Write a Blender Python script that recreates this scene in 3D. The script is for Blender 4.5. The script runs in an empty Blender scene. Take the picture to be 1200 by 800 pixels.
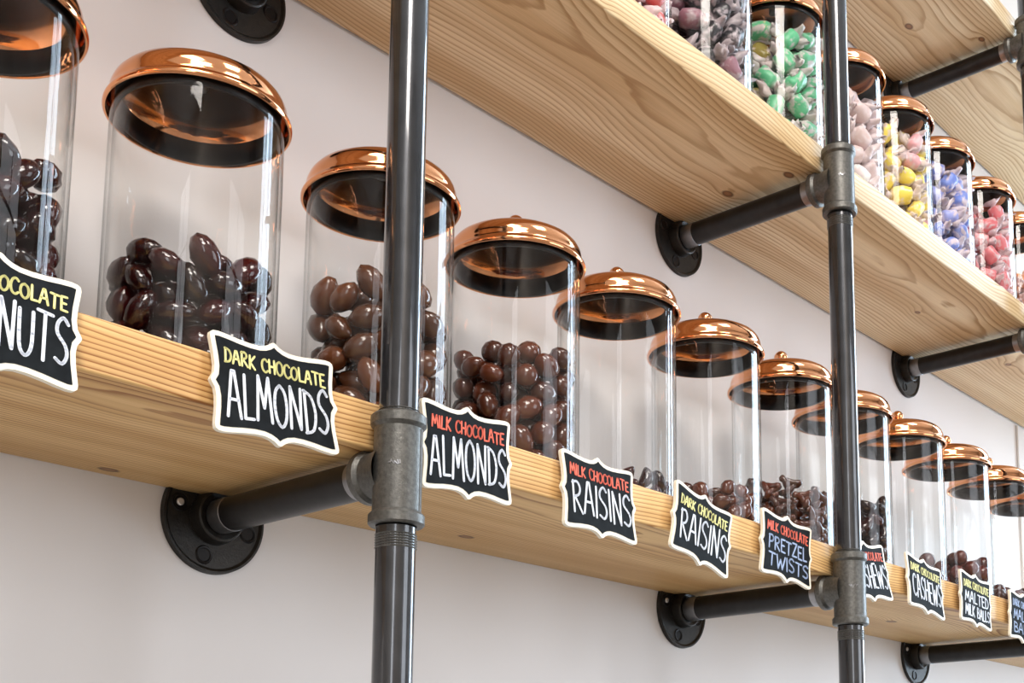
import bpy, bmesh, math, random
import numpy as np
from mathutils import Vector, Matrix
C = bpy.context.scene
COL = C.collection
PI = math.pi
R = random.Random(7)

# ---------------------------------------------------------------- camera
cam = bpy.data.cameras.new('camera'); cam_o = bpy.data.objects.new('camera', cam); COL.objects.link(cam_o)
cam.sensor_width = 36; cam.lens = 1452.08 * 36 / 1200
cam.shift_x = -131.55 / 1200; cam.shift_y = 329.40 / 1200
cam.clip_start = .02
cam_o.location = (-.6005, -.7453, -.3084)
cam_o.rotation_euler = (PI / 2 + .1437, 0, -.8792)
C.camera = cam_o
# ---------------------------------------------------------------- view, world
C.view_settings.view_transform = 'Standard'
try: C.view_settings.look = 'None'
except Exception: pass
C.view_settings.gamma = 1; C.view_settings.use_curve_mapping = False
C.view_settings.exposure = -0.15
C.cycles.transparent_max_bounces = 48
C.cycles.max_bounces = 12
w = bpy.data.worlds.new('world'); C.world = w; w.use_nodes = True
w.node_tree.nodes['Background'].inputs[0].default_value = (.75, .85, 1, 1)
w.node_tree.nodes['Background'].inputs[1].default_value = 1.0
# ---------------------------------------------------------------- lamps of the room
def area(name, loc, rot, sx, sy, power, col):
    l = bpy.data.lights.new(name, 'AREA'); l.shape = 'RECTANGLE'; l.size = sx; l.size_y = sy; l.energy = power; l.color = col
    o = bpy.data.objects.new(name, l); o.location = loc; o.rotation_euler = rot; COL.objects.link(o); return o
FL, CE = -1.75, 3.4
XL, XR, YF = -6.0, 4.6, -5.2
WALL_Y = .2314
# daylight through the tall shop windows (far right wall, street side)
area('window_light_right', (XR - .06, -1.0, 1.0), (0, PI / 2, 0), 4.6, 1.1, 290, (.66, .83, 1))
area('window_light_street', (-4.9, YF + .06, .9), (-PI / 2, 0, PI), 1.6, 3.4, 120, (.92, .95, 1))
area('window_light_street', (2.4, YF + .06, .7), (-PI / 2, 0, PI), 2.6, 3.0, 120, (.88, .93, 1))
# warm ceiling panels
area('ceiling_lamp_light', (-2.5, -3.45, CE - .05), (0, 0, -.75), 1.5, 2.6, 340, (1, .93, .86))
area('ceiling_lamp_light', (.6, -2.2, CE - .05), (0, 0, 0), .9, 1.2, 70, (1, .93, .86))
area('ceiling_lamp_light', (-1.6, -1.4, CE - .05), (0, 0, 0), .9, 1.2, 60, (1, .91, .83))

# ---------------------------------------------------------------- helpers
def link(o, parent=None):
    COL.objects.link(o)
    if parent is not None: o.parent = parent
    return o
def mesh(name, verts, faces, mat=None, smooth=False, mats=None, midx=None):
    m = bpy.data.meshes.new(name); m.from_pydata([tuple(v) for v in verts], [], faces); m.update()
    for x in (mats or ([mat] if mat else [])): m.materials.append(x)
    if midx: m.polygons.foreach_set('material_index', midx)
    if smooth: m.polygons.foreach_set('use_smooth', [True] * len(m.polygons))
    return m
def obj(name, me, parent=None, loc=None):
    o = bpy.data.objects.new(name, me)
    if loc is not None: o.location = loc
    return link(o, parent)
def tag(o, label=None, cat=None, group=None, kind=None):
    if label: o['label'] = label
    if cat: o['category'] = cat
    if group: o['group'] = group
    if kind: o['kind'] = kind
    return o
def empty(name, loc, label, cat, group=None):
    o = bpy.data.objects.new(name, None); o.location = loc; o.empty_display_size = .02
    return tag(link(o), label, cat, group)
class MB:
    def __init__(s): s.v = []; s.f = []; s.sm = []
    def add(s, vs, fs, smooth=True):
        n = len(s.v); s.v += [tuple(v) for v in vs]; s.f += [tuple(i + n for i in f) for f in fs]; s.sm += [smooth] * len(fs)
    def box(s, a, b):
        (x0, y0, z0), (x1, y1, z1) = a, b
        s.add([(x0,y0,z0),(x1,y0,z0),(x1,y1,z0),(x0,y1,z0),(x0,y0,z1),(x1,y0,z1),(x1,y1,z1),(x0,y1,z1)],
              [(0,3,2,1),(4,5,6,7),(0,1,5,4),(1,2,6,5),(2,3,7,6),(3,0,4,7)], False)
    def lathe(s, prof, n=48, M=None, closed=False, smooth=True):
        """prof: list of (r, z); revolved about local z"""
        M = M or Matrix.Identity(4)
        vs = []; k = len(prof)
        for r, z in prof:
            for i in range(n):
                a = 2 * PI * i / n
                vs.append(M @ Vector((r * math.cos(a), r * math.sin(a), z)))
        fs = []
        for j in range(k if closed else k - 1):
            j2 = (j + 1) % k
            for i in range(n):
                i2 = (i + 1) % n
                fs.append((j * n + i, j * n + i2, j2 * n + i2, j2 * n + i))
        s.add(vs, fs, smooth)
    def build(s, name, mat, parent=None, loc=None, sharp=35):
        me = mesh(name, s.v, s.f, mat)
        me.polygons.foreach_set('use_smooth', s.sm)
        if sharp: me.set_sharp_from_angle(angle=math.radians(sharp))
        return obj(name, me, parent, loc)
def along(a, b):
    a = Vector(a); b = Vector(b); q = (b - a).to_track_quat('Z', 'Y')
    return Matrix.Translation(a) @ q.to_matrix().to_4x4(), (b - a).length

# ---------------------------------------------------------------- materials
def newmat(name):
    m = bpy.data.materials.new(name); m.use_nodes = True; nt = m.node_tree
    return m, nt, nt.nodes['Principled BSDF']
def N(nt, t, **kw):
    n = nt.nodes.new(t)
    for k, v in kw.items(): setattr(n, k, v)
    return n
def L(nt, a, b): nt.links.new(a, b)
def math_n(nt, op, a, b=None, clamp=False):
    n = N(nt, 'ShaderNodeMath', operation=op, use_clamp=clamp)
    for i, x in enumerate((a, b)):
        if x is None: continue
        if isinstance(x, (int, float)): n.inputs[i].default_value = x
        else: L(nt, x, n.inputs[i])
    return n.outputs[0]
def ramp(nt, fac, stops):
    r = N(nt, 'ShaderNodeValToRGB'); e = r.color_ramp.elements
    while len(e) < len(stops): e.new(.5)
    for x, (p, c) in zip(e, stops): x.position = p; x.color = (*c, 1)
    L(nt, fac, r.inputs[0]); return r.outputs[0]
def noise(nt, scale, detail=3, vec=None, rough=.5):
    n = N(nt, 'ShaderNodeTexNoise'); n.inputs['Scale'].default_value = scale; n.inputs['Detail'].default_value = detail; n.inputs['Roughness'].default_value = rough
    if vec is not None: L(nt, vec, n.inputs['Vector'])
    return n.outputs['Fac']
def objcoord(nt): return N(nt, 'ShaderNodeTexCoord').outputs['Object']
def bump(nt, bs, h, strength, dist=.001):
    b = N(nt, 'ShaderNodeBump'); b.inputs['Strength'].default_value = strength; b.inputs['Distance'].default_value = dist
    L(nt, h, b.inputs['Height']); L(nt, b.outputs[0], bs.inputs['Normal'])
def simple(name, col, rough=.5, metal=0, bsc=None, bstr=.2, bdist=.0005, vary=0, coat=0, spec=None):
    m, nt, b = newmat(name)
    b.inputs['Base Color'].default_value = (*col, 1); b.inputs['Roughness'].default_value = rough; b.inputs['Metallic'].default_value = metal
    if spec is not None: b.inputs['Specular IOR Level'].default_value = spec
    if coat: b.inputs['Coat Weight'].default_value = coat; b.inputs['Coat Roughness'].default_value = .05
    if bsc or vary:
        oc = objcoord(nt); nz = noise(nt, bsc or 30, 4, oc)
        if bsc: bump(nt, b, nz, bstr, bdist)
        if vary:
            n2 = noise(nt, (bsc or 30) * .35, 3, oc)
            c = ramp(nt, n2, [(.3, tuple(x * (1 - vary) for x in col)), (.7, tuple(min(1, x * (1 + vary)) for x in col))])
            L(nt, c, b.inputs['Base Color'])
    return m

def wood_mat(name, y0, z0, knots, seed, light=(.82, .56, .26), dark=(.36, .155, .045), freq=290):
    m, nt, b = newmat(name)
    oc = objcoord(nt)
    sep = N(nt, 'ShaderNodeSeparateXYZ'); L(nt, oc, sep.inputs[0])
    X, Y, Z = sep.outputs
    # slow wander of the pith along the board
    cx = N(nt, 'ShaderNodeCombineXYZ'); L(nt, math_n(nt, 'MULTIPLY', X, 1.6), cx.inputs[0]); cx.inputs[1].default_value = seed
    L(nt, math_n(nt, 'MULTIPLY', Y, 2.0), cx.inputs[2])
    wn = N(nt, 'ShaderNodeTexNoise'); wn.inputs['Scale'].default_value = 1.0; wn.inputs['Detail'].default_value = 2; L(nt, cx.outputs[0], wn.inputs['Vector'])
    ws = N(nt, 'ShaderNodeSeparateXYZ'); L(nt, wn.outputs['Color'], ws.inputs[0])
    wy = math_n(nt, 'MULTIPLY', math_n(nt, 'SUBTRACT', ws.outputs[0], .5), .14)
    wz = math_n(nt, 'MULTIPLY', math_n(nt, 'SUBTRACT', ws.outputs[1], .5), .06)
    dy = math_n(nt, 'ADD', math_n(nt, 'SUBTRACT', Y, y0), wy)
    dz = math_n(nt, 'ADD', math_n(nt, 'SUBTRACT', Z, z0), wz)
    d = math_n(nt, 'SQRT', math_n(nt, 'ADD', math_n(nt, 'MULTIPLY', dy, dy), math_n(nt, 'MULTIPLY', dz, dz)))
    # fine wobble stretched along x
    mp = N(nt, 'ShaderNodeMapping'); mp.inputs['Scale'].default_value = (4, 26, 26); mp.inputs['Location'].default_value = (seed, seed, 0); L(nt, oc, mp.inputs[0])
    wob = math_n(nt, 'MULTIPLY', math_n(nt, 'SUBTRACT', noise(nt, 1, 3, mp.outputs[0]), .5), .008)
    d = math_n(nt, 'ADD', d, wob)
    kmask = None; kin = None
    for (kx, ky, kz, kr) in knots:
        kd = N(nt, 'ShaderNodeCombineXYZ')
        L(nt, math_n(nt, 'MULTIPLY', math_n(nt, 'SUBTRACT', X, kx), .62 / kr), kd.inputs[0])
        L(nt, math_n(nt, 'MULTIPLY', math_n(nt, 'SUBTRACT', Y, ky), 1 / kr), kd.inputs[1])
        L(nt, math_n(nt, 'MULTIPLY', math_n(nt, 'SUBTRACT', Z, kz), .5 / kr), kd.inputs[2])
        ln = N(nt, 'ShaderNodeVectorMath', operation='LENGTH'); L(nt, kd.outputs[0], ln.inputs[0]); kl = ln.outputs['Value']
        kin = kl if kin is None else math_n(nt, 'MINIMUM', kin, kl)
        infl = math_n(nt, 'MULTIPLY', math_n(nt, 'POWER', 2.718, math_n(nt, 'MULTIPLY', math_n(nt, 'MULTIPLY', kl, kl), -.14)), .9 * kr)
        d = math_n(nt, 'SUBTRACT', d, infl)
        mr = N(nt, 'ShaderNodeMapRange'); mr.interpolation_type = 'SMOOTHSTEP'; L(nt, kl, mr.inputs[0])
        mr.inputs[1].default_value = .75; mr.inputs[2].default_value = 1.25; mr.inputs[3].default_value = 1; mr.inputs[4].default_value = 0
        kmask = mr.outputs[0] if kmask is None else math_n(nt, 'MAXIMUM', kmask, mr.outputs[0])
    ph = math_n(nt, 'FRACT', math_n(nt, 'MULTIPLY', d, freq))
    mid = tuple(.62 * a + .38 * c for a, c in zip(light, dark))
    c = ramp(nt, ph, [(0, light), (.40, tuple(.93 * a + .07 * k for a, k in zip(light, dark))), (.66, mid), (.84, dark), (.93, dark), (1, light)])
    # ring contrast varies
    low = N(nt, 'ShaderNodeMapping'); low.inputs['Scale'].default_value = (1.5, 14, 14); L(nt, oc, low.inputs[0])
    f = noise(nt, 1, 2, low.outputs[0])
    mx = N(nt, 'ShaderNodeMix', data_type='RGBA'); L(nt, math_n(nt, 'MULTIPLY', f, 1.5, True), mx.inputs['Factor'])
    mx.inputs['A'].default_value = (*tuple(.88 * a + .12 * k for a, k in zip(light, dark)), 1); L(nt, c, mx.inputs['B']); c = mx.outputs['Result']
    # broad darker heartwood streaks along the board
    sm = N(nt, 'ShaderNodeMapping'); sm.inputs['Scale'].default_value = (1.1, 22, 22); sm.inputs['Location'].default_value = (seed * 2, 3, 0); L(nt, oc, sm.inputs[0])
    ms = N(nt, 'ShaderNodeMix', data_type='RGBA', blend_type='MULTIPLY'); ms.inputs['Factor'].default_value = 1
    L(nt, c, ms.inputs['A']); L(nt, ramp(nt, noise(nt, 1, 3, sm.outputs[0]), [(.38, (.80, .70, .58)), (.58, (1, 1, 1))]), ms.inputs['B']); c = ms.outputs['Result']
    # fibres
    fm = N(nt, 'ShaderNodeMapping'); fm.inputs['Scale'].default_value = (14, 900, 900); L(nt, oc, fm.inputs[0])
    fib = noise(nt, 1, 2, fm.outputs[0])
    mf = N(nt, 'ShaderNodeMix', data_type='RGBA', blend_type='MULTIPLY'); mf.inputs['Factor'].default_value = 1
    L(nt, c, mf.inputs['A']); L(nt, ramp(nt, fib, [(.25, (.86, .84, .80)), (.6, (1, 1, 1))]), mf.inputs['B']); c = mf.outputs['Result']
    if kmask is not None:
        mk = N(nt, 'ShaderNodeMix', data_type='RGBA'); L(nt, math_n(nt, 'MULTIPLY', kmask, .9), mk.inputs['Factor']); L(nt, c, mk.inputs['A'])
        L(nt, ramp(nt, kin, [(0, (.30, .14, .06)), (.55, (.24, .10, .04)), (.80, (.09, .035, .015)), (1, (.12, .05, .02))]), mk.inputs['B']); c = mk.outputs['Result']
    L(nt, c, b.inputs['Base Color']); b.inputs['Roughness'].default_value = .48
    b.inputs['Specular IOR Level'].default_value = .35
    bump(nt, b, fib, .15, .0004)
    return m

def glass_mat(name):
    m, nt, b = newmat(name); nt.nodes.remove(b); out = nt.nodes['Material Output']
    lw = N(nt, 'ShaderNodeLayerWeight'); lw.inputs[0].default_value = .5      # Facing at .5 is 1 - |cos|
    fr = math_n(nt, 'ADD', math_n(nt, 'MULTIPLY', math_n(nt, 'POWER', lw.outputs['Facing'], 5.0), .9), .022)
    tc = ramp(nt, lw.outputs['Facing'], [(0, (.995, .996, .995)), (.72, (.985, .988, .985)), (.93, (.78, .80, .80)), (1, (.45, .48, .49))])
    t = N(nt, 'ShaderNodeBsdfTransparent'); L(nt, tc, t.inputs[0])
    g = N(nt, 'ShaderNodeBsdfGlossy'); g.inputs['Roughness'].default_value = .02
    mx = N(nt, 'ShaderNodeMixShader'); L(nt, fr, mx.inputs[0]); L(nt, t.outputs[0], mx.inputs[1]); L(nt, g.outputs[0], mx.inputs[2])
    L(nt, mx.outputs[0], out.inputs[0]); return m

def choc_mat(name, c1, c2, rough=.12):
    m, nt, b = newmat(name)
    oi = N(nt, 'ShaderNodeObjectInfo')
    nz = noise(nt, 60, 2, objcoord(nt))
    f = math_n(nt, 'ADD', math_n(nt, 'MULTIPLY', oi.outputs['Random'], .75), math_n(nt, 'MULTIPLY', nz, .25))
    L(nt, ramp(nt, f, [(.1, c1), (.9, c2)]), b.inputs['Base Color'])
    b.inputs['Roughness'].default_value = rough
    b.inputs['Specular IOR Level'].default_value = .6
    bump(nt, b, noise(nt, 220, 2, objcoord(nt)), .12, .0006)
    return m

def wrapper_mat(name, candy, stripe, paper=(.74, .62, .63)):
    """wax paper wrapped taffy: the candy shows through, the paper folds stay pale"""
    m, nt, b = newmat(name)
    oc = objcoord(nt); oi = N(nt, 'ShaderNodeObjectInfo')
    a1 = N(nt, 'ShaderNodeAttribute', attribute_name='along'); a2 = N(nt, 'ShaderNodeAttribute', attribute_name='pick')
    rnd = math_n(nt, 'FRACT', math_n(nt, 'ADD', oi.outputs['Random'], a2.outputs['Fac']))
    ax = math_n(nt, 'ABSOLUTE', a1.outputs['Fac'])
    body = N(nt, 'ShaderNodeMapRange'); L(nt, ax, body.inputs[0]); body.inputs[1].default_value = .0105; body.inputs[2].default_value = .0135; body.inputs[3].default_value = 1; body.inputs[4].default_value = .15
    mp = N(nt, 'ShaderNodeMapping'); mp.inputs['Scale'].default_value = (60, 95, 95); L(nt, oc, mp.inputs[0])
    off = N(nt, 'ShaderNodeVectorMath', operation='ADD'); L(nt, mp.outputs[0], off.inputs[0]); L(nt, math_n(nt, 'MULTIPLY', rnd, 40), off.inputs[1])
    nz = noise(nt, 1, 3, off.outputs[0], .6)
    base = N(nt, 'ShaderNodeMix', data_type='RGBA'); L(nt, ramp(nt, rnd, [(.80, (0, 0, 0)), (.82, (1, 1, 1))]), base.inputs['Factor'])
    base.inputs['A'].default_value = (*candy, 1); base.inputs['B'].default_value = (*stripe, 1)
    mk = ramp(nt, nz, [(.49, (1, 1, 1)), (.60, (.15, .15, .15))])
    fac = math_n(nt, 'MULTIPLY', body.outputs[0], mk)
    mx = N(nt, 'ShaderNodeMix', data_type='RGBA'); L(nt, fac, mx.inputs['Factor']); mx.inputs['A'].default_value = (*paper, 1); L(nt, base.outputs['Result'], mx.inputs['B'])
    L(nt, mx.outputs['Result'], b.inputs['Base Color']); b.inputs['Roughness'].default_value = .33
    bump(nt, b, nz, .5, .0012)
    return m

M_wall = simple('painted plaster', (.80, .775, .77), .55, bsc=220, bstr=.08, bdist=.0008)
M_room = simple('room plaster', (.36, .33, .30), .8, bsc=40, bstr=.05)
M_ceil = simple('ceiling paint', (.70, .69, .67), .8, bsc=40, bstr=.05)
M_floor = simple('polished floor', (.18, .16, .14), .4, bsc=6, bstr=.05, vary=.15)
M_frame = simple('window paint', (.06, .06, .06), .4, bsc=40, bstr=.05)
M_pipe = simple('lacquered black steel pipe', (.034, .036, .041), .26, .7, bsc=160, bstr=.06, bdist=.0004, vary=.25, coat=1)
M_rung = simple('black steel rung', (.018, .017, .017), .32, .4, bsc=160, bstr=.12, bdist=.0004, vary=.3)
M_thread = simple('bare threaded steel', (.30, .30, .31), .3, .9, bsc=200, bstr=.1, vary=.2)
M_tee = simple('malleable cast iron', (.115, .113, .105), .42, .7, bsc=900, bstr=.55, bdist=.0004, vary=.25)
M_flange = simple('black cast iron flange', (.020, .018, .016), .42, .4, bsc=500, bstr=.5, bdist=.0005, vary=.3)
M_screw = simple('zinc screw', (.75, .73, .72), .35, .6, bsc=300, bstr=.05)
M_copper = simple('polished copper', (.80, .36, .17), .09, 1, bsc=25, bstr=.03, bdist=.0006)
M_gasket_hole = simple('dark gasket rubber and hole shade', (.006, .005, .0055), .4, 0, bsc=60, bstr=.03, spec=.25)  # gasket rubber; also the black painted for shade in the flange holes
M_glass = glass_mat('clear jar glass')
M_cream = simple('cream sign border', (.86, .80, .66), .45, bsc=120, bstr=.05)
M_slate = simple('blackboard face', (.009, .011, .013), .8, bsc=300, bstr=.08, vary=.3, spec=.12)
M_white = simple('white chalk ink', (.72, .76, .84), .6, bsc=500, bstr=.2, vary=.1)
M_yellow = simple('yellow chalk ink', (.78, .74, .30), .6, bsc=500, bstr=.2, vary=.1)
M_red = simple('red chalk ink', (.78, .13, .07), .6, bsc=500, bstr=.2, vary=.1)
M_blue = simple('blue chalk ink', (.33, .42, .62), .6, bsc=500, bstr=.2, vary=.1)
M_cord = simple('white cord', (.85, .86, .88), .4, bsc=60, bstr=.02)

# ---------------------------------------------------------------- the room
def slab(name, a, b, mat, kind='structure'):
    k = MB(); k.box(a, b); o = k.build(name, mat, sharp=0); tag(o, kind=kind); return o
XE = 4.6
slab('wall_back', (XL, WALL_Y, FL), (XE, WALL_Y + .1, CE), M_wall)
slab('floor', (XL, YF, FL - .1), (XE, WALL_Y + .1, FL), M_floor)
slab('ceiling', (XL, YF, CE), (XE, WALL_Y + .1, CE + .1), M_ceil)
slab('wall_left', (XL - .1, YF, FL), (XL, WALL_Y + .1, CE), M_room)
slab('wall_right', (XE, YF, FL), (XE + .1, WALL_Y + .1, CE), M_room)
slab('wall_front', (XL, YF - .1, FL), (XE, YF, CE), M_room)
def window(name, c, wx, wz, axis):
    """frame and mullions just in front of the wall round a lit opening"""
    k = MB(); t = .05
    def bar(u0, u1, z0, z1):
        if axis == 'y': k.box((c[0] + u0, c[1] - .02, c[2] + z0), (c[0] + u1, c[1] + .10, c[2] + z1))
        else: k.box((c[0] - .10, c[1] + u0, c[2] + z0), (c[0] + .02, c[1] + u1, c[2] + z1))
    bar(-wx/2 - t, -wx/2, -wz/2 - t, wz/2 + t); bar(wx/2, wx/2 + t, -wz/2 - t, wz/2 + t)
    bar(-wx/2, wx/2, wz/2, wz/2 + t); bar(-wx/2, wx/2, -wz/2 - t, -wz/2)
    if wx > 1:
        bar(-t/2, t/2, -wz/2, wz/2)
        bar(-wx/2, wx/2, wz * .2, wz * .2 + t)
    o = k.build(name, M_frame, sharp=0); tag(o, kind='structure')
window('window_1', (XE, -1.0, 1.0), 1.1, 4.6, 'x')
window('window_2', (-4.9, YF, .9), 1.6, 3.4, 'y')
window('window_3', (2.4, YF, .7), 2.6, 3.0, 'y')

# ---------------------------------------------------------------- shelves
H = [0.0, .5173, 1.0476]
def shelf(z, depth, th, mat, label):
    x0, x1 = -1.15, 2.75
    bm = bmesh.new()
    bmesh.ops.create_cube(bm, size=1)
    bmesh.ops.scale(bm, vec=(x1 - x0, depth, th), verts=bm.verts)
    bmesh.ops.translate(bm, vec=((x0 + x1) / 2, depth / 2 , -th / 2), verts=bm.verts)
    bmesh.ops.bevel(bm, geom=bm.edges[:], offset=.0022, segments=3, affect='EDGES', profile=.5)
    me = bpy.data.meshes.new('wooden_shelf'); bm.to_mesh(me); bm.free(); me.materials.append(mat)
    for f in me.polygons: f.use_smooth = True
    me.set_sharp_from_angle(angle=math.radians(40))
    o = obj('wooden_shelf', me, None, (0, 0, z)); tag(o, label, 'shelf'); return o
W1 = wood_mat('pine lower', .03, .05, [(-.108, .213, -.038, .0055), (.259, .178, -.038, .006), (1.087, .127, -.038, .007)], 3.1)
W2 = wood_mat('pine middle', .06, .05, [(.268, .004, -.030, .003), (.662, .124, -.037, .0062), (.671, .036, -.037, .0058), (1.186, .114, -.037, .004), (1.515, .098, -.037, .005)], 9.4, (.83, .68, .44), (.46, .29, .13), 230)
W3 = wood_mat('pine upper', .10, .06, [(1.221, .128, -.038, .006), (1.335, .047, -.038, .005)], 15.7, (.80, .66, .44), (.46, .30, .15), 210)
shelf(H[0], WALL_Y, .038, W1, 'lower pine shelf carrying the jars of chocolates and the blackboard signs')
shelf(H[1], WALL_Y - .004, .0371, W2, 'middle pine shelf carrying the jars of wrapped taffy')
shelf(H[2], WALL_Y - .003, .038, W3, 'empty looking pine shelf at the top right, seen from below')
shelf(1.578, WALL_Y - .003, .038, W3, 'highest pine shelf, a sliver in the top right corner of the photo')

# ---------------------------------------------------------------- pipe frames
PY = -.0225; RP = .0154; RZ = -.0575; S = [0, .6944, 1.3688]
def tee(parent, x, z):
    M = Matrix.Translation((x, PY, z))
    k = MB()
    prof = [(.0156, -.0435), (.0200, -.0435), (.0215, -.0420), (.0215, -.0355), (.0203, -.0340), (.0187, -.0325), (.0187, .0325), (.0203, .0340), (.0215, .0355), (.0215, .0420), (.0200, .0435), (.0156, .0435)]
    k.lathe(prof, 48, M)
    Mb = M @ Matrix.Rotation(-PI / 2, 4, 'X')          # local z -> +y (towards the wall)
    k.lathe([(.0225, .004), (.0200, .0145), (.0187, .0200), (.0187, .0265), (.0200, .0280), (.0215, .0295), (.0215, .0355), (.0200, .0370), (.0156, .0370)], 40, Mb)
    for a in (-1.15, 2.0):                              # casting seam
        k.box((x + .0186 * math.cos(a) - .0005, PY + .0186 * math.sin(a) - .0005, z - .032), (x + .0186 * math.cos(a) + .0005, PY + .0186 * math.sin(a) + .0005, z + .032))
    t = k.build('tee_fitting', M_tee, parent)
    # raised foundry mark, a few short strokes
    k = MB(); rr = random.Random(int(x * 100 + z * 1000))
    for i in range(7):
        a = math.radians(-150 + i * 4.2); px, py = x + .0188 * math.cos(a), PY + .0188 * math.sin(a)
        h = rr.uniform(.0008, .0022)
        Mx = Matrix.Translation((px, py, z + .002 + rr.uniform(-.0012, .0012))) @ Matrix.Rotation(a, 4, 'Z') @ Matrix.Rotation(rr.uniform(-.9, .9), 4, 'X')
        vs = [Mx @ Vector(v) for v in ((-.0004,-.0004,-h),(.0005,-.0004,-h),(.0005,.0004,-h),(-.0004,.0004,-h),(-.0004,-.0004,h),(.0005,-.0004,h),(.0005,.0004,h),(-.0004,.0004,h))]
        k.add(vs, [(0,3,2,1),(4,5,6,7),(0,1,5,4),(1,2,6,5),(2,3,7,6),(3,0,4,7)], False)
    k.build('foundry_mark', M_thread, t, sharp=0)
def threads(k, M, l, r=.0157, n=6):
    prof = [(r - .0004, 0)]
    for i in range(n):
        z0 = l * (i + .2) / n
        prof += [(r - .0003, z0), (r + .0004, z0 + l / n * .35), (r - .0003, z0 + l / n * .7)]
    prof.append((r - .0004, l)); k.lathe(prof, 40, M)
def bracket(x, label, levels, zbot, ztop):
    root = empty('pipe_frame', (0, 0, 0), label, 'shelf bracket')
    cuts = [zbot]
    for z in levels: cuts += [z + RZ - .006 - .0435, z + RZ - .006 + .0435]
    cuts.append(ztop)
    for i in range(0, len(cuts), 2):
        a, b = cuts[i], cuts[i + 1]
        k = MB(); k.lathe([(0, a - .005), (RP, a - .005), (RP, b + .005), (0, b + .005)], 48, Matrix.Translation((x, PY, 0)))
        pole = k.build('pole', M_pipe, root)
        if i > 0: k = MB(); threads(k, Matrix.Translation((x, PY, a)), .010); k.build('thread', M_tee, pole)
        if i < len(cuts) - 2: k = MB(); threads(k, Matrix.Translation((x, PY, b)) @ Matrix.Rotation(PI, 4, 'X'), .012); k.build('thread', M_tee, pole)
    for z in levels:
        zc = z + RZ
        tee(root, x, zc - .006 + .006)
        k = MB(); M, ln = along((x, PY + .030, zc), (x, WALL_Y - .012, zc))
        k.lathe([(0, 0), (RP - .0001, 0), (RP - .0001, ln), (0, ln)], 48, M); rung = k.build('rung', M_rung, root)
        k = MB()
        k.lathe([(RP - .0005, .006), (RP + .0004, .0065), (RP + .0004, .0175), (RP - .0005, .018)], 40, M)
        k.build('collar', M_thread, rung)
        k = MB(); k.lathe([(RP - .0005, ln - .022), (RP + .0004, ln - .0215), (RP + .0004, ln - .004), (RP - .0005, ln - .004)], 40, M)
        k.build('collar', M_thread, rung)
        # floor flange on the wall: rimmed disc, hub, four screw holes
        Mf = Matrix.Translation((x, WALL_Y, zc)) @ Matrix.Rotation(PI / 2, 4, 'X')    # local z -> -y
        k = MB(); FR = .0505
        nr = 96; hole_r = .0058; hc = .0355
        rs = [FR, FR - .0005, FR - .0025, FR - .0050, .0465 - .002, .0415, .0385, .0360, .0335, .0310, .0285, .0260, .0245]
        def hgt(r, a):
            if r > FR - .0004: return .0005
            h = .0058 if r > FR - .0045 else .0040
            return h
        vs = []
        for r in rs:
            for i in range(nr):
                a = 2 * PI * i / nr; h = hgt(r, a)
                vs.append(Mf @ Vector((r * math.cos(a), r * math.sin(a), h)))
        fs = [(j * nr + i, j * nr + (i + 1) % nr, (j + 1) * nr + (i + 1) % nr, (j + 1) * nr + i) for j in range(len(rs) - 1) for i in range(nr)]
        k.add(vs, fs)
        k.lathe([(.0245, .0040), (.0238, .0100), (.0228, .0160), (.0215, .0172), (.0205, .0172), (.0195, .0162), (.0158, .0150), (.0155, .006)], 48, Mf)
        fl = k.build('flange', M_flange, root)
        for q in range(4):
            a = q * PI / 2 - .25; hx, hz = hc * math.cos(a), hc * math.sin(a)
            Mh = Mf @ Matrix.Translation((hx, hz, 0))
            k = MB(); k.lathe([(hole_r + .0028, .0040), (hole_r + .0018, .0052), (hole_r + .0004, .0050), (hole_r, .0044), (hole_r - .0002, .0041), (0, .0041)], 24, Mh)
            k.build('screw_hole_shade', M_gasket_hole, fl)  # raised ring closed by a black disc, painting the shade inside the hole
            if (q == 2 and z == 0):      # the upper-left screw
                k = MB(); k.lathe([(.0034, .0042), (.0034, .0054), (.0026, .0062), (0, .0064)], 20, Mh)
                k.build('screw_head', M_screw, fl)
    return root
bracket(S[0], 'front left black iron pipe upright with arms to the wall', H[:3] + [1.578], -1.1, 1.9)
bracket(S[1], 'second black iron pipe upright, crossing the right half, with arms to the wall', H[:3] + [1.578], -1.1, 1.9)
bracket(S[2], 'black iron pipe upright cut by the right edge', H[:3] + [1.578], -1.1, 1.9)

# ---------------------------------------------------------------- jars
def glass_mesh(h=.240, r=.067, t=.003):
    k = MB()
    k.lathe([(0, .0005), (r - .004, .0005), (r - .001, .002), (r, .005), (r, h - .001), (r - .0012, h), (r - t, h - .001), (r - t, .010), (r - t - .004, .007), (0, .0065)], 72)
    return k
def lid_mb():
    k = MB()
    # outer dome, rolled rim, inner dome (thin spun copper)
    outer = [(.0008, .2712), (.020, .2708), (.036, .2694), (.048, .2670), (.0565, .2640), (.0625, .2602), (.0663, .2555), (.0683, .2505), (.0690, .2455), (.0690, .2425),
             (.0700, .2405), (.0718, .2392), (.0728, .2375), (.0728, .2355), (.0718, .2342), (.0704, .2342), (.0696, .2355)]
    inner = [(.0680, .2400), (.0680, .2455), (.0672, .2502), (.0652, .2550), (.0616, .2592), (.0556, .2628), (.0475, .2656), (.036, .2678), (.020, .2692), (.0008, .2696)]
    k.lathe(outer + inner, 96)
    return k
def knob_mb():
    k = MB(); pr = [(0, .267), (.0060, .2675), (.0072, .2690), (.0050, .2705), (.0042, .2720), (.0060, .2735)]
    for i in range(13):
        a = -PI * .35 + i / 12 * (PI * .85); pr.append((max(.0002, .0092 * math.cos(a)), .2810 + .0092 * math.sin(a)))
    k.lathe([(r_, z_ + .0036) for r_, z_ in pr], 32); return k
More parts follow.
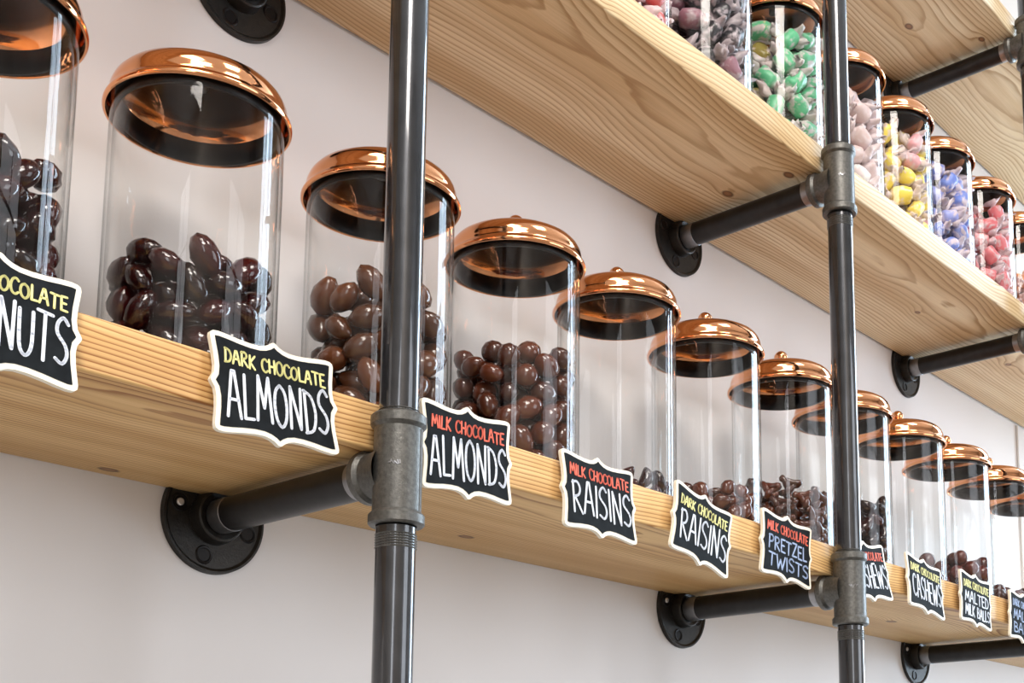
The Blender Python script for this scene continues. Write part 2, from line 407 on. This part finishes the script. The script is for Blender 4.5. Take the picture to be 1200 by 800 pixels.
def gasket_mb():
    k = MB(); k.lathe([(.0636, .2322), (.0636, .2500), (.0612, .2510), (.0604, .2500), (.0604, .2322), (.0610, .2314), (.0630, .2314)], 72, closed=True); return k
def screw_mb():
    k = MB(); k.lathe([(0, .2622), (.0032, .2624), (.0052, .2634), (.0058, .2650), (.0058, .2696)], 20); return k
JT = {}
for nm, mb, mat in (('glass_body', glass_mesh(), M_glass), ('lid', lid_mb(), M_copper), ('knob', knob_mb(), M_copper), ('gasket', gasket_mb(), M_gasket_hole), ('lid_screw', screw_mb(), M_tee)):
    o = mb.build(nm, mat, None, sharp=50); JT[nm] = o.data; bpy.data.objects.remove(o)
def jar(x, y, z, label, group, rot):
    r = empty('candy_jar', (x, y, z), label, 'jar', group); r.rotation_euler.z = rot
    obj('glass_body', JT['glass_body'], r)
    l = obj('lid', JT['lid'], r)
    obj('knob', JT['knob'], l); obj('gasket', JT['gasket'], l); obj('lid_screw', JT['lid_screw'], l)
    return r

# ---------------------------------------------------------------- sweets
def lump(name, mat, a, b, c, seed, pointy=0, sub=2, dent=.06, cup=0):
    rr = random.Random(seed); bm = bmesh.new(); bmesh.ops.create_icosphere(bm, subdivisions=sub, radius=1)
    ph = [rr.uniform(0, 6.28) for _ in range(6)]
    for v in bm.verts:
        n = v.co.normalized()
        s = 1 + dent * (math.sin(2.1 * n.x + ph[0]) * math.cos(2.7 * n.y + ph[1]) + .7 * math.sin(3.3 * n.z + 2 * n.x + ph[2]))
        t = 1 - pointy * max(0, n.x)
        v.co = Vector((n.x * a * s, n.y * b * s * t, n.z * c * s * t + cup * (n.x ** 2) * c))
    me = bpy.data.meshes.new(name); bm.to_mesh(me); bm.free(); me.materials.append(mat)
    me.polygons.foreach_set('use_smooth', [True] * len(me.polygons)); return me
def pretzel(name, mat, s, seed):
    """coated pretzel twist: a lobed loop with a crossing"""
    rr = random.Random(seed); k = MB(); n = 34; pts = []
    for i in range(n):
        t = 2 * PI * i / n
        pts.append(Vector((s * (math.sin(t) + .55 * math.sin(2 * t)), s * .85 * (math.cos(t) - .45 * math.cos(2 * t)), s * .16 * math.sin(3 * t))))
    m = 8; vs = []
    for i in range(n):
        d = (pts[(i + 1) % n] - pts[i - 1]).normalized(); u = d.cross(Vector((0, 0, 1))).normalized(); w_ = u.cross(d); r = s * .50 * (1 + .12 * math.sin(5 * i))
        for j in range(m):
            a = 2 * PI * j / m; vs.append(pts[i] + (u * math.cos(a) + w_ * math.sin(a)) * r)
    k.add(vs, [(i * m + j, i * m + (j + 1) % m, ((i + 1) % n) * m + (j + 1) % m, ((i + 1) % n) * m + j) for i in range(n) for j in range(m)])
    me = mesh(name, k.v, k.f, mat, True); return me
def taffy(name, mat, seed):
    """stubby taffy roll in wax paper, both ends twisted and fanned out"""
    rr = random.Random(seed); n = 20; vs = []
    xs = [-.0205, -.0175, -.0145, -.0125, -.0112, -.0100, -.0070, -.002, .002, .0070, .0100, .0112, .0125, .0145, .0175, .0205]
    rad = [.0125, .0098, .0050, .0034, .0068, .0098, .0106, .0108, .0108, .0106, .0098, .0068, .0034, .0050, .0098, .0125]
    tw = rr.uniform(-.6, .6)
    for x, r in zip(xs, rad):
        fan = max(0, (abs(x) - .0125) / .008)
        for i in range(n):
            a = 2 * PI * i / n + tw * x * 60
            q = r * (1 + (.26 * fan + .07) * math.sin(3 * a + 3 * x * 100 + seed) + .03 * rr.uniform(-1, 1) + .12 * fan * rr.uniform(-1, 1))
            fl = 1 - .62 * fan
            px = x + fan * .0022 * math.sin(4 * a + seed)
            vs.append((px, q * math.cos(a), q * math.sin(a) * fl * (.92 if fan == 0 else 1)))
    k = len(xs); fs = [(j * n + i, j * n + (i + 1) % n, (j + 1) * n + (i + 1) % n, (j + 1) * n + i) for j in range(k - 1) for i in range(n)]
    fs += [tuple(range(n - 1, -1, -1)), tuple((k - 1) * n + i for i in range(n))]
    me = mesh(name, [(x * 1.25, y * 1.25, z * 1.25) for x, y, z in vs], fs, mat, True)
    at = me.attributes.new('along', 'FLOAT', 'POINT'); at.data.foreach_set('value', [v[0] for v in vs])
    at = me.attributes.new('pick', 'FLOAT', 'POINT'); at.data.foreach_set('value', [0.0] * len(vs))
    return me

def pack(n, r, RJ, seed, z0=.0068, cand=90):
    """drop spheres of radius r one by one into the jar"""
    g = np.random.default_rng(seed); P = np.zeros((0, 3))
    for k in range(n):
        a = g.uniform(0, 2 * PI, cand); q = np.sqrt(g.uniform(0, 1, cand)) * (RJ - r); q[:cand // 2] = RJ - r
        xy = np.stack([q * np.cos(a), q * np.sin(a)], 1)
        if len(P):
            d2 = ((xy[:, None, :] - P[None, :, :2]) ** 2).sum(2); top = np.where(d2 < 4 * r * r, P[None, :, 2] + np.sqrt(np.maximum(0, 4 * r * r - d2)), 0)
            z = np.maximum(top.max(1), z0 + r)
        else: z = np.full(cand, z0 + r)
        i = int(np.argmin(z + g.uniform(0, r * .15, cand))); P = np.vstack([P, [xy[i, 0], xy[i, 1], z[i]]])
    return P
def fill(jx, jy, jz, name, meshes, n, r, RJ, seed, label, cat, group, mode='any', keep=999):
    """sweets one by one where they can be seen through the front of the glass; the back and core of the pile joined as stuff"""
    P = pack(n, r, RJ, seed); P = P[P[:, 2] + 1.25 * r < .232]; rr = random.Random(seed + 1); zt = P[:, 2].max()
    cd = Vector((cam_o.location.x - jx, cam_o.location.y - jy)).normalized()
    T = []
    for k, (x, y, z) in enumerate(P):
        q = math.hypot(x, y); me = meshes[rr.randrange(len(meshes))]
        if q > RJ - 1.7 * r:        # lie tangent to the glass
            t = math.atan2(y, x) + PI / 2
            M = Matrix.Rotation(t, 3, 'Z') @ Matrix.Rotation(rr.uniform(-1.2, 1.2) if mode == 'any' else rr.uniform(-.35, .35), 3, 'Y') @ Matrix.Rotation(rr.uniform(-.35, .35) + (0 if mode != 'flat' else PI / 2), 3, 'X')
        else:
            M = Matrix.Rotation(rr.uniform(0, 2 * PI), 3, 'Z') @ Matrix.Rotation(rr.uniform(-.5, .5), 3, 'Y') @ Matrix.Rotation(rr.uniform(0, 6), 3, 'X')
        s = rr.uniform(.90, 1.10); face = (x * cd.x + y * cd.y)
        score = face + (.015 if z > zt - 2.5 * r else 0)
        T.append((score, me, M, s, Vector((x, y, z))))
    T.sort(key=lambda t: -t[0])
    rest = []
    for i, (sc, me, M, s, p) in enumerate(T):
        if i >= keep or sc < RJ * .22: rest.append((me, M, s, p)); continue
        o = bpy.data.objects.new(name, me); COL.objects.link(o)
        o.rotation_euler = M.to_euler(); o.scale = (s, s, s); o.location = (jx + p.x, jy + p.y, jz + p.z)
        o['label'] = label; o['category'] = cat; o['group'] = group
    vs, fs, base = [], [], 0
    for me, M, s, p in rest:
        co = np.empty(len(me.vertices) * 3, np.float32); me.vertices.foreach_get('co', co); co = co.reshape(-1, 3)
        vs.append(co @ np.array(M.transposed()) * s + np.array(p)); fs += [tuple(v + base for v in f.vertices) for f in me.polygons]; base += len(co)
    if rest:
        me = mesh(name + '_pile', np.vstack(vs).tolist(), fs, meshes[0].materials[0], True)
        if 'along' in meshes[0].attributes:
            al, pk = [], []
            for q_, (m_, _, _, _) in enumerate(rest):
                bf = np.empty(len(m_.vertices), np.float32); m_.attributes['along'].data.foreach_get('value', bf); al.append(bf); pk.append(np.full(len(bf), rr.random(), np.float32))
            me.attributes.new('along', 'FLOAT', 'POINT').data.foreach_set('value', np.concatenate(al)); me.attributes.new('pick', 'FLOAT', 'POINT').data.foreach_set('value', np.concatenate(pk))
        tag(obj(name + '_pile', me, None, (jx, jy, jz)), 'rest of the pile behind the ' + label.split(' in ')[0].split(' at ')[0].split(' inside ')[0].replace('glossy ', '') + ' heap', cat, None, 'stuff')
MD = choc_mat('dark chocolate', (.006, .002, .002), (.040, .003, .003), .10)
MM = choc_mat('milk chocolate', (.060, .022, .010), (.125, .042, .017), .15)
MM2 = choc_mat('milk chocolate deep', (.045, .013, .007), (.105, .026, .011), .13)
MB_ = choc_mat('malted ball glaze', (.035, .008, .006), (.10, .016, .010), .13)
peanut = [lump('peanut', MD, .0150, .0108, .0105, 40 + i, .15, dent=.09) for i in range(4)]
dalm = [lump('almond', MD, .0165, .0118, .0100, 1 + i, .22) for i in range(4)]
malm = [lump('almond', MM, .0178, .0130, .0118, 11 + i, .22) for i in range(4)]
malm2 = [lump('almond', MM2, .0152, .0120, .0112, 21 + i, .12) for i in range(3)] + [lump('almond', MM2, .0118, .0116, .0112, 27, 0)]
rais = [lump('raisin', MD, .0105, .0078, .0070, 31 + i, .1, 2, .14) for i in range(3)]
rais2 = [lump('raisin', MM2, .0115, .0085, .0080, 36 + i, .1, 2, .14) for i in range(3)]
cash = [lump('cashew', MD, .0140, .0085, .0080, 51 + i, .1, 3, .06, .6) for i in range(3)]
balls = [lump('malted_ball', MB_, .0125, .0125, .0125, 61, 0, 3, .01)]
twist = [pretzel('pretzel_twist', MM2, .0092, i) for i in range(3)]
JX = [-.2744, -.1005, .0870, .2620, .4250, .5960, .7700, .9320, 1.1050, 1.2750, 1.4450, 1.6150]
JY = .115; RJ = .0638
LJ = ['glass jar of dark chocolates cut by the left edge, lid out at the top corner',
      'glass jar of dark chocolate almonds, second from the left on the lower shelf',
      'glass jar of milk chocolate almonds, half hidden behind the front left pipe',
      'glass jar heaped with brown chocolates, first one right of the left pipe',
      'nearly empty glass jar with a few dark pieces, above the milk chocolate raisins sign',
      'nearly empty glass jar with low brown chocolates, above the dark chocolate raisins sign',
      'glass jar one third full of brown pretzel chocolates, just left of the right pipe',
      'glass jar with dark chocolates whose lid pokes out on both sides of the right pipe',
      'empty looking glass jar, first one clear of the right pipe, above the cashews sign',
      'glass jar with round dark malted balls, above the malted milk balls sign',
      'glass jar with a few round chocolates, second from the right edge on the lower shelf',
      'glass jar cut by the right edge on the lower shelf, furthest down the row']
for i, x in enumerate(JX): jar(x, JY, 0, LJ[i], 'glass jars with copper lids on the lower shelf', .4 * i)
fill(JX[0], JY, 0, 'chocolate_peanut', peanut, 102, .0120, RJ, 1, 'glossy dark chocolate nut in the jar cut by the left edge', 'candy', 'dark chocolate nuts in the leftmost jar')
fill(JX[1], JY, 0, 'chocolate_almond', dalm, 76, .0124, RJ, 2, 'glossy dark chocolate almond in the second jar from the left', 'candy', 'dark chocolate almonds in the second jar')
fill(JX[2], JY, 0, 'chocolate_almond', malm, 72, .0138, RJ, 3, 'milk chocolate almond in the jar behind the left pipe', 'candy', 'milk chocolate almonds behind the left pipe')
fill(JX[3], JY, 0, 'chocolate_almond', malm2, 102, .0121, RJ, 4, 'milk chocolate lump in the heaped jar just right of the left pipe', 'candy', 'milk chocolates in the heaped jar')
fill(JX[4], JY, 0, 'chocolate_raisin', cash, 36, .0105, RJ, 5, 'dark chocolate piece at the bottom of the jar above the milk chocolate raisins sign', 'candy', 'dark pieces in the nearly empty jar')
fill(JX[5], JY, 0, 'chocolate_raisin', rais2, 95, .0092, RJ, 6, 'small milk chocolate raisin in the jar above the dark chocolate raisins sign', 'candy', 'brown raisins in the low filled jar')
fill(JX[6], JY, 0, 'chocolate_pretzel', twist, 66, .0125, RJ, 7, 'milk chocolate pretzel twist in the jar left of the right pipe', 'candy', 'chocolate pretzel twists', 'flat')
fill(JX[7], JY, 0, 'chocolate_cashew', cash, 122, .0105, RJ, 8, 'dark chocolate cashew in the jar behind the right pipe', 'candy', 'dark chocolate cashews behind the right pipe')
fill(JX[8], JY, 0, 'chocolate_cashew', cash, 8, .0105, RJ, 9, 'dark chocolate cashew at the bottom of the jar above the cashews sign', 'candy', 'dark chocolate cashews in the near empty jar')
fill(JX[9], JY, 0, 'malted_ball', balls, 50, .0125, RJ, 10, 'round malted milk ball in the jar above the malted milk balls sign', 'candy', 'malted milk balls')
fill(JX[10], JY, 0, 'malted_ball', balls, 32, .0125, RJ, 11, 'round chocolate ball in the jar second from the right edge', 'candy', 'chocolate balls near the right edge')

UX = [.4139, .5830, .7585, .9320, 1.0930, 1.2470, 1.4200, 1.5900]
UL = ['jar of red and white taffy on the middle shelf, cut by the top edge',
      'jar of black and white wrapped taffy on the middle shelf, lid above the frame',
      'jar of green taffy on the middle shelf, just left of the pipe',
      'jar of pale pink taffy on the middle shelf, just right of the pipe',
      'jar of yellow wrapped taffy on the middle shelf',
      'jar of blue wrapped taffy on the middle shelf',
      'jar of coral pink wrapped taffy on the middle shelf',
      'jar of wrapped taffy cut by the right edge on the middle shelf']
TC = [('red', (.62, .06, .05), (.80, .70, .62)), ('black', (.010, .008, .012), (.30, .14, .18)), ('green', (.12, .52, .26), (.30, .24, .06)), ('pale pink', (.68, .52, .50), (.80, .78, .76)),
      ('yellow', (.88, .70, .10), (.82, .42, .45)), ('blue', (.16, .24, .66), (.30, .34, .72)), ('coral', (.80, .20, .22), (.80, .30, .32)), ('orange', (.75, .30, .10), (.75, .5, .4))]
UN = [96, 98, 84, 96, 78, 84, 74, 50]
for i, x in enumerate(UX):
    jar(x, .110, H[1], UL[i], 'glass jars with copper lids on the middle shelf', .5 * i)
    mt = wrapper_mat(TC[i][0] + ' taffy in wax paper', TC[i][1], TC[i][2], (.45, .38, .40) if TC[i][0] == 'black' else (.74, .62, .63))
    ms = [taffy('taffy', mt, 100 * i + q) for q in range(4)]
    fill(x, .110, H[1], 'wrapped_taffy', ms, UN[i], .0160, RJ, 30 + i, 'taffy twisted in pale wax paper inside the jar of %s taffy' % TC[i][0], 'candy', '%s taffies on the middle shelf' % TC[i][0], keep=[12, 42, 42, 42, 42, 42, 42, 12][i])

# ---------------------------------------------------------------- signs
GL = {  # stroke alphabet, unit box (x 0..w, y 0..1)
 'A': (.62, [[(0,0),(.24,1),(.36,1),(.62,0)],[(.10,.38),(.54,.38)]]), 'B': (.55, [[(.05,0),(.05,1)],[(.05,1),(.42,.9),(.44,.62),(.08,.52)],[(.08,.52),(.52,.42),(.52,.08),(.05,0)]]),
 'C': (.52, [[(.52,.86),(.34,1),(.10,.88),(0,.5),(.10,.12),(.34,0),(.54,.14)]]), 'D': (.56, [[(.05,0),(.05,1)],[(.0,1),(.38,.88),(.56,.5),(.40,.10),(.0,0)]]),
 'E': (.46, [[(.46,1),(.04,.98),(.04,.02),(.48,0)],[(.04,.52),(.38,.52)]]), 'H': (.56, [[(.04,0),(.04,1)],[(.52,0),(.52,1)],[(.04,.5),(.52,.5)]]),
 'I': (.10, [[(.05,0),(.05,1)]]), 'K': (.54, [[(.05,0),(.05,1)],[(.50,1),(.08,.48),(.54,0)]]), 'L': (.46, [[(.05,1),(.05,0),(.46,.02)]]),
 'M': (.72, [[(0,0),(.12,1),(.36,.3),(.60,1),(.72,0)]]), 'N': (.60, [[(.04,0),(.04,1),(.54,.02),(.56,1)]]),
 'O': (.60, [[(.30,1),(.08,.84),(0,.5),(.08,.16),(.30,0),(.52,.16),(.60,.5),(.52,.84),(.30,1)]]),
 'P': (.52, [[(.05,0),(.05,1)],[(.0,.96),(.34,1),(.52,.78),(.40,.54),(.05,.46)]]), 'R': (.58, [[(.05,0),(.05,1)],[(.0,.94),(.32,1),(.50,.80),(.38,.58),(.08,.50)],[(.14,.50),(.58,0)]]),
 'S': (.50, [[(.48,.88),(.28,1),(.06,.86),(.06,.64),(.40,.42),(.48,.20),(.30,.02),(.02,.10)]]), 'T': (.60, [[(0,1),(.60,.97)],[(.30,.98),(.30,0)]]),
 'U': (.56, [[(.02,1),(.04,.26),(.20,.02),(.40,.04),(.54,.30),(.56,1)]]), 'W': (.80, [[(0,1),(.18,0),(.38,.72),(.58,0),(.80,1)]]), 'Z': (.52, [[(.02,1),(.50,1),(.02,0),(.54,.02)]]),
 ' ': (.34, [])}
def smooth_line(pts, closed=False):
    if len(pts) < 4: return pts
    out = []
    for i in range(len(pts) - 1):
        p0 = pts[max(0, i - 1)]; p1 = pts[i]; p2 = pts[i + 1]; p3 = pts[min(len(pts) - 1, i + 2)]
        for t in (0, .33, .66):
            out.append(tuple(.5 * ((2 * b) + (-a + c) * t + (2*a - 5*b + 4*c - d) * t*t + (-a + 3*b - 3*c + d) * t**3) for a, b, c, d in zip(p0, p1, p2, p3)))
    out.append(pts[-1]); return out
SMOOTH = set('CDOPRSUB')
def text_mb(k, txt, x0, x1, z0, z1, wd, seed, y=-.0021, slope=0):
    """chalk strokes as thin raised ribbons in the sign's plane (faces -y)"""
    rr = random.Random(seed); gap = .16
    tot = sum(GL[c][0] + gap for c in txt) - gap; sx = (x1 - x0) / tot; h = z1 - z0; cx = x0
    for c in txt:
        w_, st = GL[c]; jy = rr.uniform(-.04, .04) * h; js = rr.uniform(.94, 1.05); sh = rr.uniform(-.05, .07)
        for s in st:
            pts = smooth_line(s) if c in SMOOTH else s
            P = [Vector((cx + (u + sh * (v - .5)) * sx, y, z0 + jy + v * h * js + slope * (cx - x0))) for u, v in pts]
            for a, b in zip(P, P[1:]):
                d = b - a
                if d.length < 1e-6: continue
                d.normalize(); n = Vector((-d.z, 0, d.x)) * wd / 2
                q = [a - n, b - n, b + n, a + n]; e = Vector((0, .0005, 0))
                k.add(q + [v + e for v in q], [(0,1,2,3),(0,4,5,1),(1,5,6,2),(2,6,7,3),(3,7,4,0)], False)
            for a in P:
                ring = [a + Vector((math.cos(i * PI / 4), 0, math.sin(i * PI / 4))) * wd / 2 for i in range(8)]; e = Vector((0, .0005, 0))
                k.add(ring + [v + e for v in ring], [tuple(range(8))] + [(i, i + 8, (i + 1) % 8 + 8, (i + 1) % 8) for i in range(8)], False)
        cx += (w_ + gap) * sx
def plaque_outline(w_, h_):
    """bracket plaque, one quarter in unit coordinates mirrored round"""
    q = [(0, 1.055), (.03, 1.045), (.085, .985), (.15, .94), (.24, .912), (.38, .91), (.55, .932), (.72, .968), (.86, .988), (.935, .978), (.975, .94), (.985, .87), (.968, .70), (.948, .5), (.940, .3), (.955, .15), (1.0, .045), (1.012, 0)]
    pts = [(x, z) for x, z in q]
    pts += [(x, -z) for x, z in q[-2::-1]]
    pts += [(-x, -z) for x, z in q[1:]]
    pts += [(-x, z) for x, z in q[-2:0:-1]]
    return [(x * w_ / 2, z * h_ / 2) for x, z in pts]
def offset_in(pts, d):
    n = len(pts); out = []
    for i in range(n):
        a = Vector(pts[i - 1]); b = Vector(pts[i]); c = Vector(pts[(i + 1) % n])
        t1 = (b - a).normalized(); t2 = (c - b).normalized(); n1 = Vector((t1.y, -t1.x)); n2 = Vector((t2.y, -t2.x)); m_ = (n1 + n2)
        m_ = m_ / max(.55, m_.length_squared / 2) if m_.length > 1e-6 else n1
        out.append(tuple(b + m_ * d))
    return out
SW, SH = .1043, .0742
def prism(k, pts, y0, y1):
    n = len(pts); vs = [(x, y0, z) for x, z in pts] + [(x, y1, z) for x, z in pts]
    fs = [(i, (i + 1) % n, (i + 1) % n + n, i + n) for i in range(n)]
    k.add(vs, fs, False)
    for y, rev in ((0, False), (n, True)):      # centre fan caps
        c = len(k.v); k.v.append((0, vs[y][1], 0)); base = c - 2 * n
        for i in range(n):
            f = (base + y + i, base + y + (i + 1) % n, c); k.f.append(f if rev else f[::-1]); k.sm.append(False)
def sign(x, z, roll, yaw, tilt, label, lines, seed):
    o = empty('blackboard_sign', (x, -.010, z), label, 'sign', 'blackboard name signs along the lower shelf')
    M = Matrix.Rotation(yaw, 3, 'Z') @ Matrix.Rotation(-tilt, 3, 'X').inverted().inverted() @ Matrix.Rotation(roll, 3, 'Y')
    # top leans towards the shelf
    M = Matrix.Rotation(yaw, 3, 'Z') @ Matrix.Rotation(-tilt, 3, 'X') @ Matrix.Rotation(roll, 3, 'Y')
    o.rotation_euler = M.to_euler()
    out = plaque_outline(SW, SH)
    k = MB(); prism(k, out, -.0015, .0020); k.build('board', M_cream, o, sharp=0)
    k = MB(); prism(k, offset_in(out, .0037), -.0019, -.0014); k.build('slate', M_slate, o, sharp=0)
    for i, (txt, mat, bx, wd) in enumerate(lines):
        k = MB(); text_mb(k, txt, *bx, wd, seed * 10 + i, y=-.0023); k.build('lettering', mat, o, sharp=0)
top = (-.041, .042, .0145, .0245); big = (-.039, .043, -.021, .0095)
two1 = (-.038, .040, -.006, .009); two2 = (-.038, .043, -.026, -.011)
def L2(kind, word, bx=big, wd=.0022): 
    return [('MILK CHOCOLATE' if kind == 'm' else 'DARK CHOCOLATE', M_red if kind == 'm' else M_yellow, top, .0015), (word, M_white, bx, wd)]
sign(-.2981, -.0203, .0356, .0199, .1216, 'blackboard sign ending in NUTS, cut by the left edge', L2('d', 'PEA', (-.044, -.0045, -.022, .0095)) + [('NUTS', M_white, (.0012, .0435, -.022, .0095), .0022)], 1)
sign(-.1027, -.0208, -.0428, -.0106, .115, 'blackboard sign reading DARK CHOCOLATE ALMONDS', L2('d', 'ALMONDS', (-.041, .043, -.024, .0095)), 2)
sign(.0832, -.0227, -.0332, .0256, .0114, 'blackboard sign reading MILK CHOCOLATE ALMONDS, right of the left pipe', L2('m', 'ALMONDS', (-.043, .044, -.024, .0095)), 3)
sign(.2506, -.0285, .0225, .0032, .0967, 'blackboard sign reading MILK CHOCOLATE RAISINS', L2('m', 'RAISINS'), 4)
sign(.4124, -.0313, .1914, .0235, .0286, 'blackboard sign reading DARK CHOCOLATE RAISINS, tilted steeply', L2('d', 'RAISINS'), 5)
sign(.5743, -.0260, .0792, -.0058, .0134, 'blackboard sign reading MILK CHOCOLATE PRETZEL TWISTS', [('MILK CHOCOLATE', M_red, top, .0015), ('PRETZEL', M_blue, two1, .0020), ('TWISTS', M_blue, two2, .0020)], 6)
sign(.7639, -.0237, -.0983, -.0014, .1414, 'blackboard cashews sign half hidden behind the right pipe', L2('m', 'CASHEWS'), 7)
sign(.9207, -.0221, .1134, .0088, .1083, 'blackboard sign reading DARK CHOCOLATE CASHEWS, clear of the pipe', L2('d', 'CASHEWS'), 8)
sign(1.0814, -.0210, .0764, .0013, .0247, 'blackboard sign reading DARK CHOCOLATE MALTED MILK BALLS', [('DARK CHOCOLATE', M_yellow, top, .0015), ('MALTED', M_white, two1, .0020), ('MILK BALLS', M_white, two2, .0020)], 9)
sign(1.2552, -.0270, .0672, -.0090, -.005, 'blackboard sign with blue writing cut by the right edge', [('DARK CHOCOLATE', M_blue, top, .0015), ('MALTED', M_blue, two1, .0020), ('BALLS', M_blue, two2, .0020)], 10)

# ---------------------------------------------------------------- cord on the wall
k = MB(); M, ln = along((1.868, WALL_Y - .0025, .001), (1.876, WALL_Y - .0025, H[1] - .04)); k.lathe([(0, 0), (.0025, 0), (.0025, ln), (0, ln)], 12, M)
tag(k.build('wall_cord', M_cord), 'thin white cord running down the wall below the middle shelf at the right edge', 'cord')
